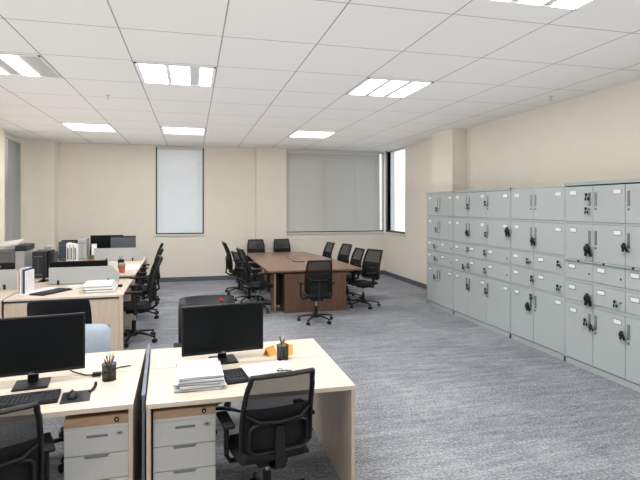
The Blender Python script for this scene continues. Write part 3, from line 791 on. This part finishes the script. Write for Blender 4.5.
# paper stack: five bound bundles
zz = DZ
bund = [(.040, 3.365, -2, .29, .36, .014, 'lowest'), (.055, 3.360, 3, .28, .36, .016, 'second lowest'), (.035, 3.370, -4, .28, .37, .012, 'middle'), (.050, 3.362, 1, .28, .36, .016, 'second highest'), (.042, 3.368, 4, .275, .36, .016, 'topmost')]
for x, y, r, w, d, h, pos in bund:
    t = thing('paper_bundle', 'white paper bundle, %s in the stack on the near right desk' % pos, 'papers', (x, y, zz), R(r), 'paper bundles stacked on the near right desk')
    q = B('paper3').span(-w/2, w/2, -d/2, d/2, 0, .0035, bev=.0008, seg=1); q.m('paper')  # dark bottom layer paints the shading between stacked bundles
    for k in range(4):
        z0 = .003+k*(h-.003)/4; o_ = (k % 2)*.004-.002
        q.span(-w/2+.003+o_, w/2-.003+o_, -d/2+.003-o_, d/2-.003-o_, z0, z0+(h-.003)/4*.80)
    q.build('sheets', t)
    q = B('paper').grid(lambda u, v, w=w, d=d, h=h: ((u-.5)*w, (v-.5)*d, h+.0003+.002*math.sin(u*5+v*3)), 6, 6); q.build('cover', t)
    q = B('black').span(-w/2-.002, -w/2+.014, d/2-.06, d/2-.045, -.0005+.001, h+.001); q.build('clip', t)
    zz += h+.0035
t = thing('paper_sheet', 'white paper sheets lying flat right of the keyboard on the near right desk', 'papers', (.51, 3.52, DZ), R(6))
q = B('paper'); q.box((0, 0, .0015), (.34, .235, .002)); q.box((.012, -.006, .004), (.33, .23, .0015), rot=(0, 0, R(4))); q.build('sheets', t)
t = thing('eyeglasses', 'small black folded glasses lying on the white sheets of the near right desk', 'glasses', (.62, 3.40, DZ+.006), R(-25))
q = B('black'); q.tube([(-.06, 0, .004), (-.03, .004, .006), (0, 0, .008), (.03, .006, .006), (.065, 0, .004)], .004, seg=6); q.build('temple', t)
q = B('black')
for sx in (-.03, .03): q.tube([(sx+.022*math.cos(k*PI/5), -.02, .014+.012*math.sin(k*PI/5)) for k in range(10)], .002, seg=5, closed=True)
q.build('rim', t)

# ------------------------------------------------------------------ left desk rows
RR = R(1.4); RPV = (-.875, 6.92)
def PR(x, y):
    c, s = math.cos(RR), math.sin(RR); dx, dy = x-RPV[0], y-RPV[1]
    return RPV[0]+c*dx-s*dy, RPV[1]+s*dx+c*dy
def pod(label, x0, x1, ys):
    """row of desks along y between full end panels"""
    px, py = PR((x0+x1)/2, ys[0]); t = thing('office_desk', label, 'desk', (px, py, 0), RR)
    w = (x1-x0)/2; 
    for a, bq in zip(ys, ys[1:]):
        B('desk').span(-w, w, a-ys[0]+.002, bq-ys[0]-.002, DZ-.027, DZ, bev=.002, seg=1).build('desktop', t)
    for yy in ys:
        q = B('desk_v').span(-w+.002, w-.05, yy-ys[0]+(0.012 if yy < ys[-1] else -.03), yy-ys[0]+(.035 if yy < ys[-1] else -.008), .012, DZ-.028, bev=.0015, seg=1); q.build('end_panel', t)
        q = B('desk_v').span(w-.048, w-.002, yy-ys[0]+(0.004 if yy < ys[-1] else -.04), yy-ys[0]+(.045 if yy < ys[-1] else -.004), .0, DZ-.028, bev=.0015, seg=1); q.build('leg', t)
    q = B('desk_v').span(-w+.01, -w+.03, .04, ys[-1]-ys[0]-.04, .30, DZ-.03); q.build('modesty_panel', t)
    q = B('slot').span(-w+.004, w-.004, .006, .012, DZ-.05, DZ-.028); q.build('shadow_strip', t)  # dark strip painted in as the shadow line under the desktop edge
    return t
XA0, XA1 = -2.25, -.875; XB0, XB1 = -3.56, -2.27
pod('pale wood desk at the front of the aisle row, papers and keyboard on top', XA0, XA1, [6.92, 8.36])
pod('long pale wood desk behind a grey screen in the aisle row', XA0+.01, XA1-.01, [8.86, 10.4, 12.0])
pod('pale wood desk at the left edge before the printer', XB0, XB1, [6.92, 8.36])
pod('long pale wood desk at the far left under the binders', XB0+.01, XB1-.01, [8.40, 10.2, 12.0])

def screen(label, x0, x1, y, h=.25, cut=.10, z=DZ, clamps=(.25, .8)):
    px, py = PR((x0+x1)/2, y); t = thing('desk_screen', label, 'desk screen', (px, py, z), RR)
    w = (x1-x0)/2
    poly = [(-w, .01), (w, .01), (w, h*.45), (w-.015, h*.60), (w-cut, h), (-w, h)]
    q = B('divider'); A = [[q.bm.verts.new((x, yy, zz)) for x, zz in poly] for yy in (-.012, .012)]
    q.bm.faces.new(A[0]); q.bm.faces.new(A[1][::-1]); n = len(poly)
    for i in range(n): q.bm.faces.new((A[0][i], A[1][i], A[1][(i+1) % n], A[0][(i+1) % n]))
    q.build('panel', t)
    for c in clamps:
        xx = -w+2*w*c; B('black').box((xx, -.012, .03), (.028, .03, .07), bev=.004).build('clamp', t)
    return t
screen('grey desk screen on the front desk of the aisle row', -2.00, -1.045, 8.05, h=.25, clamps=(.13, .84))
screen('grey desk screen at the far end of the aisle row before two monitors', -1.86, -.93, 11.15, h=.275)
screen('grey desk screen at the left edge behind the upright folders', -3.43, -2.26, 7.80, h=.27)

def flat_stack(name, label, cat, x, y, z, rz, w, d, layers, group=None):
    t = thing(name, label, cat, (x, y, z), rz, group); zz = 0
    for h, m, dx in layers:
        B(m).span(-w/2+dx, w/2+dx, -d/2, d/2, zz, zz+h, bev=min(.002, h*.3), seg=1).build('layer', t); zz += h+.0006
    return t
x, y = PR(-1.82, 7.42)
keyboard('black keyboard on the front desk of the aisle row', -1.82, 7.32, DZ, R(60), w=.50, d=.22, cols=16)
flat_stack('paper_sheet', 'loose white papers beside the keyboard on the front aisle desk', 'papers', -2.03, 7.45, DZ, R(62), .55, .16, [(.004, 'paper', 0), (.003, 'paper', .02)])
flat_stack('white_box', 'small white box before the grey screen on the front aisle desk', 'box', -1.60, 7.62, DZ, R(10), .16, .12, [(.035, 'paper', 0)])
flat_stack('paper_stack', 'stack of white files at the right edge of the front aisle desk', 'papers', -1.23, 7.38, DZ, R(4), .36, .50, [(.010, 'paper3', .02), (.020, 'paper', .03), (.012, 'slotg', .0), (.026, 'paper', .01), (.010, 'paper3', -.01), (.018, 'paper', -.012)])
o = B('black').cyl((0, 0, 0), (0, 0, .03), .03).build('tape_roll', None, loc=(-1.0, 7.6, DZ)); tag(o, 'small black tape roll beside the white files on the front aisle desk', 'tape')
# upright folders at the left desk
for k, (m, dx, h) in enumerate((('pink', -.012, .31), ('paper', .045, .335), ('paper2', .08, .33), ('navy', .12, .325), ('paper', .165, .30))):
    cn = ('pink', 'white', 'pale grey', 'navy blue', 'rightmost white')[k]
    t = thing('document_folder', '%s folder standing upright on the left desk edge' % cn, 'folder', (-2.175+dx*.50, 7.36, DZ), R(-8), 'folders standing at the left desk edge')
    q = B(m); q.box((0, 0, h/2), (.015 if k != 2 else .012, .24, h), bev=.003); q.build('cover', t)
    B('paper').box((0, .004, h/2+.002), (.008, .236, h-.002)).build('pages', t)

# dark monitors behind the first screen and far pair
MBk = 'black monitor whose top edge shows above the grey screen of the front aisle desk'
x, y = PR(-1.46, 8.27)
monitor(MBk, -1.67, 8.28, DZ-.0, R(4), w=.80, h=.295, zb=.022, logo=False)
monitor('large black monitor farthest back, left of a grey-backed monitor', -1.79, 11.62, DZ, R(2), w=.66, h=.42, zb=.10, logo=False)
t = monitor('dark grey monitor showing its back, overlapping the far black monitor', -1.44, 11.42, DZ, R(183), w=.50, h=.385, zb=.12, logo=False)
q = B('grille'); q.box((0, .012, .30), (.505, .03, .345), bev=.01); q.m('silver').box((0, .028, .14), (.50, .004, .012)); q.build('rear_shell', t)
# pod 2 things
t = thing('pen_holder', 'dark round pen holder beside the orange cup on the long aisle desk', 'pen cup', (-1.27, 9.75, DZ)); B('black').lathe([(0, .003), (.05, .003), (.055, .17), (.05, .17), (.048, .01)]).build('cup', t, smooth=True)
q = B('blue'); q.cyl((0, 0, .01), (.02, .02, .24), .006); q.m('black').cyl((.01, 0, .01), (-.02, .01, .23), .006); q.build('pens', t)
t = thing('orange_cup', 'orange and grey cup on the long aisle desk by its near edge', 'cup', (-1.18, 9.18, DZ)); B('terra').lathe([(0, .002), (.045, .002), (.055, .10), (.055, .13)]).build('body', t, smooth=True); B('silver').lathe([(.056, .13), (.058, .165), (.05, .168), (0, .168)]).build('lid', t, smooth=True)
flat_stack('white_box', 'white upright box left of the orange cup on the long aisle desk', 'box', -1.36, 9.55, DZ, R(5), .12, .08, [(.15, 'paper', 0)])
flat_stack('paper_sheet', 'white paper sheet lying at the aisle edge of the long desk', 'papers', -1.10, 9.95, DZ, R(3), .26, .75, [(.006, 'paper', 0)])
t = thing('bowl', 'white bowl at the far corner of the long aisle desk', 'bowl', (-1.16, 11.75, DZ)); B('white').lathe([(0, .003), (.05, .003), (.11, .06), (.125, .10), (.118, .10), (.10, .05), (0, .02)]).build('body', t, smooth=True)
t = thing('desk_calendar', 'white standing card beside the far black monitor', 'calendar', (-1.99, 11.25, DZ+.0), R(4)); q = B('paper'); q.box((0, 0, .18), (.10, .01, .36), rot=(R(-6), 0, R(0))); q.m('paper2').box((0, .05, .17), (.10, .01, .36), rot=(R(9), 0, 0)); q.build('card', t)
t = thing('flower_pot', 'small terracotta pot with a dark plant near the far white card', 'plant pot', (-1.97, 10.85, DZ)); B('terra').lathe([(0, .002), (.05, .002), (.07, .10), (.06, .10), (.045, .05)]).build('pot', t, smooth=True)
q = B('green')
for k in range(14):
    a = k*2.4; q.box((.035*math.cos(a), .035*math.sin(a), .12+.01*(k % 3)), (.03, .012, .05), rot=(.5*math.sin(a), .5, a))
q.build('leaves', t)
flat_stack('paper_stack', 'white paper heap on the far left desk beside the terracotta pot', 'papers', -2.28, 10.65, DZ, R(10), .42, .4, [(.02, 'paper', 0), (.02, 'paper', .03), (.015, 'paper', -.02)])

# ---- left column background: printer, towers, binders
t = thing('office_printer', 'large grey and white printer on the left desk with its paper tray raised', 'printer', (-3.02, 8.98, DZ), R(3))
B('midgrey').span(-.62, .36, -.25, .35, 0, .12, bev=.01).build('base', t)
B('black').span(-.60, .30, -.26, -.24, .02, .10).build('paper_slot', t)
B('midgrey').span(-.62, .32, -.27, .35, .26, .44, bev=.015).build('body', t)
B('black').span(-.62, .40, -.24, .34, .12, .26, bev=.004).build('output_bay', t)
q = B('paper').span(-.62, .12, -.30, .1, .200, .217); q.build('output_tray', t)
B('silver').span(.32, .45, -.28, .35, .14, .44, bev=.02).build('side_cover', t)
B('darkbox').span(.31, .47, -.24, .30, .44, .53, bev=.012).build('control_box', t)
q = B('offwhite').box((-.10, .05, .50), (.86, .50, .03), rot=(R(6), R(-9), 0), bev=.008); q.build('lid', t)
def tower(label, x, y, w, d, h, m, name='computer_tower', rz=0, z=DZ, front='slotg'):
    t = thing(name, label, 'computer', (x, y, z), rz)
    B(m).span(-w/2, w/2, -d/2, d/2, .0, h, bev=.008).build('case', t)
    q = B(front); q.span(-w*.38, w*.38, -d/2-.004, -d/2, h*.10, h*.14); q.span(-w*.38, w*.38, -d/2-.004, -d/2, h*.80, h*.83); q.span(-.003, .003, -d/2-.003, -d/2, h*.12, h*.82); q.build('vents', t)
    return t
tower('dark grey computer tower beside the printer on the left', -2.40, 9.05, .17, .42, .42, 'darkbox', rz=R(2))
for k, (dx, h, m, lb) in enumerate(((.0, .455, 'darkbox', 'left'), (.085, .46, 'black', 'middle'), (.165, .43, 'darkbox', 'right'))):
    t = thing('ring_binder', 'black ring binder standing beside the dark computer tower, %s of three' % lb, 'binder', (-2.285+dx*.6, 8.98, DZ), R(2), 'black binders beside the dark tower')
    q = B(m).span(-.022, .022, -.15, .15, 0, h-.03, bev=.004); q.build('cover', t)
    B('paper').span(-.016, .016, -.146, .152, .01, h-.045).build('pages', t)
tower('light grey computer tower between the black binders and white binders', -2.62, 10.45, .13, .35, .40, 'silver', rz=R(2))
tower('blue-slate flat panel box left of the white binders on the far desk', -2.56, 11.50, .30, .12, .40, 'slate', name='panel_box', rz=R(2))
for k in range(3):
    t = thing('ring_binder', 'white ring binder on the far left desk, %s of three' % ('left', 'middle', 'right')[k], 'binder', (-2.46+k*.07, 11.22, DZ), R(2), 'white binders on the far left desk')
    B('paper').span(-.028, .028, -.14, .14, 0, .39-.012*k, bev=.004).build('cover', t)
    B('slotg').span(-.014, .014, -.143, -.139, .06, .30).build('spine_label', t)
tower('pale grey computer tower right of the white binders', -2.225, 11.40, .17, .30, .47, 'silver', rz=R(2))
GF = 'mesh chairs showing above the far left desks'
place_chair(-2.80, 12.5, R(175), 'black mesh chair top behind the blue-slate box on the far left desk', None, 1.0)
place_chair(-2.10, 12.5, R(182), 'black mesh chair top behind the pale tower on the far left', None, 1.0)

# ------------------------------------------------------------------ conference table
t = thing('conference_table', 'long dark walnut conference table surrounded by black mesh chairs', 'table', (2.1, 8.73, 0))
cxm = 2.1
def tp(x, y): return (x-cxm, y-8.73)
near = [(1.285, 8.73), (3.02, 8.72)]
poly = [tp(1.285, 8.73), tp(3.03, 8.70), tp(3.00, 9.6), tp(2.90, 10.9), tp(2.70, 12.3), tp(1.27, 12.3), tp(1.265, 10.5)]
q = B('conf').prism(poly, .722, .752); q.build('tabletop', t)
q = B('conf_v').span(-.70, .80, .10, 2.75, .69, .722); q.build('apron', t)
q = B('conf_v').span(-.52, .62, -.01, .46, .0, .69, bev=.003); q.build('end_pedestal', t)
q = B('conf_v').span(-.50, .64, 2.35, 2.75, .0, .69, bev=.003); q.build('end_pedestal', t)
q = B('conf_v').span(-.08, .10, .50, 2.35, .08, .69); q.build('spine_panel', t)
q = B('conf_e').span(-.70, -.668, .03, .50, 0, .69); q.build('side_leg', t)
B('slot').span(-.668, -.52, .44, .46, .06, .69).build('cable_cover', t)
q = B('blackm').span(-.06, .10, 1.2, 2.4, .7515, .7535); q.m('conf').span(-.045, .085, 1.22, 2.38, .7535, .7545); q.build('cable_flap', t)
q = B('black').tube([(-.10, 1.38, .757), (0.0, 1.30, .757), (.10, 1.27, .757), (.14, 1.33, .757)], .007, seg=6); q.build('flap_edge', t)

# ------------------------------------------------------------------ light, world, camera
w = bpy.data.worlds.new('sky'); scene.world = w; w.use_nodes = True
bg = w.node_tree.nodes['Background']; sky = w.node_tree.nodes.new('ShaderNodeTexSky')
sky.sky_type = 'NISHITA'; sky.sun_disc = False; sky.sun_elevation = R(35); sky.altitude = 100; sky.dust_density = 4
mixn = w.node_tree.nodes.new('ShaderNodeMix'); mixn.data_type = 'RGBA'; mixn.inputs['Factor'].default_value = .85
mixn.inputs['B'].default_value = (.93, .96, 1.0, 1); w.node_tree.links.new(sky.outputs[0], mixn.inputs['A'])
w.node_tree.links.new(mixn.outputs['Result'], bg.inputs['Color']); bg.inputs['Strength'].default_value = 1.3

cam = bpy.data.cameras.new('camera'); co = bpy.data.objects.new('camera', cam); COL.objects.link(co)
cam.sensor_fit = 'HORIZONTAL'; cam.sensor_width = 36; cam.lens = 499/640*36; cam.shift_y = -34/640
cam.clip_start = .05
co.location = (0, 0, 1.90); co.rotation_euler = (PI/2, 0, -.25)
scene.camera = co
scene.view_settings.view_transform = 'Standard'; scene.view_settings.look = 'None'
scene.view_settings.exposure = 0.10; scene.view_settings.gamma = .90
scene.cycles.use_denoising = True
scene.cycles.max_bounces = 8; scene.cycles.diffuse_bounces = 5
scene.cycles.sample_clamp_indirect = 4
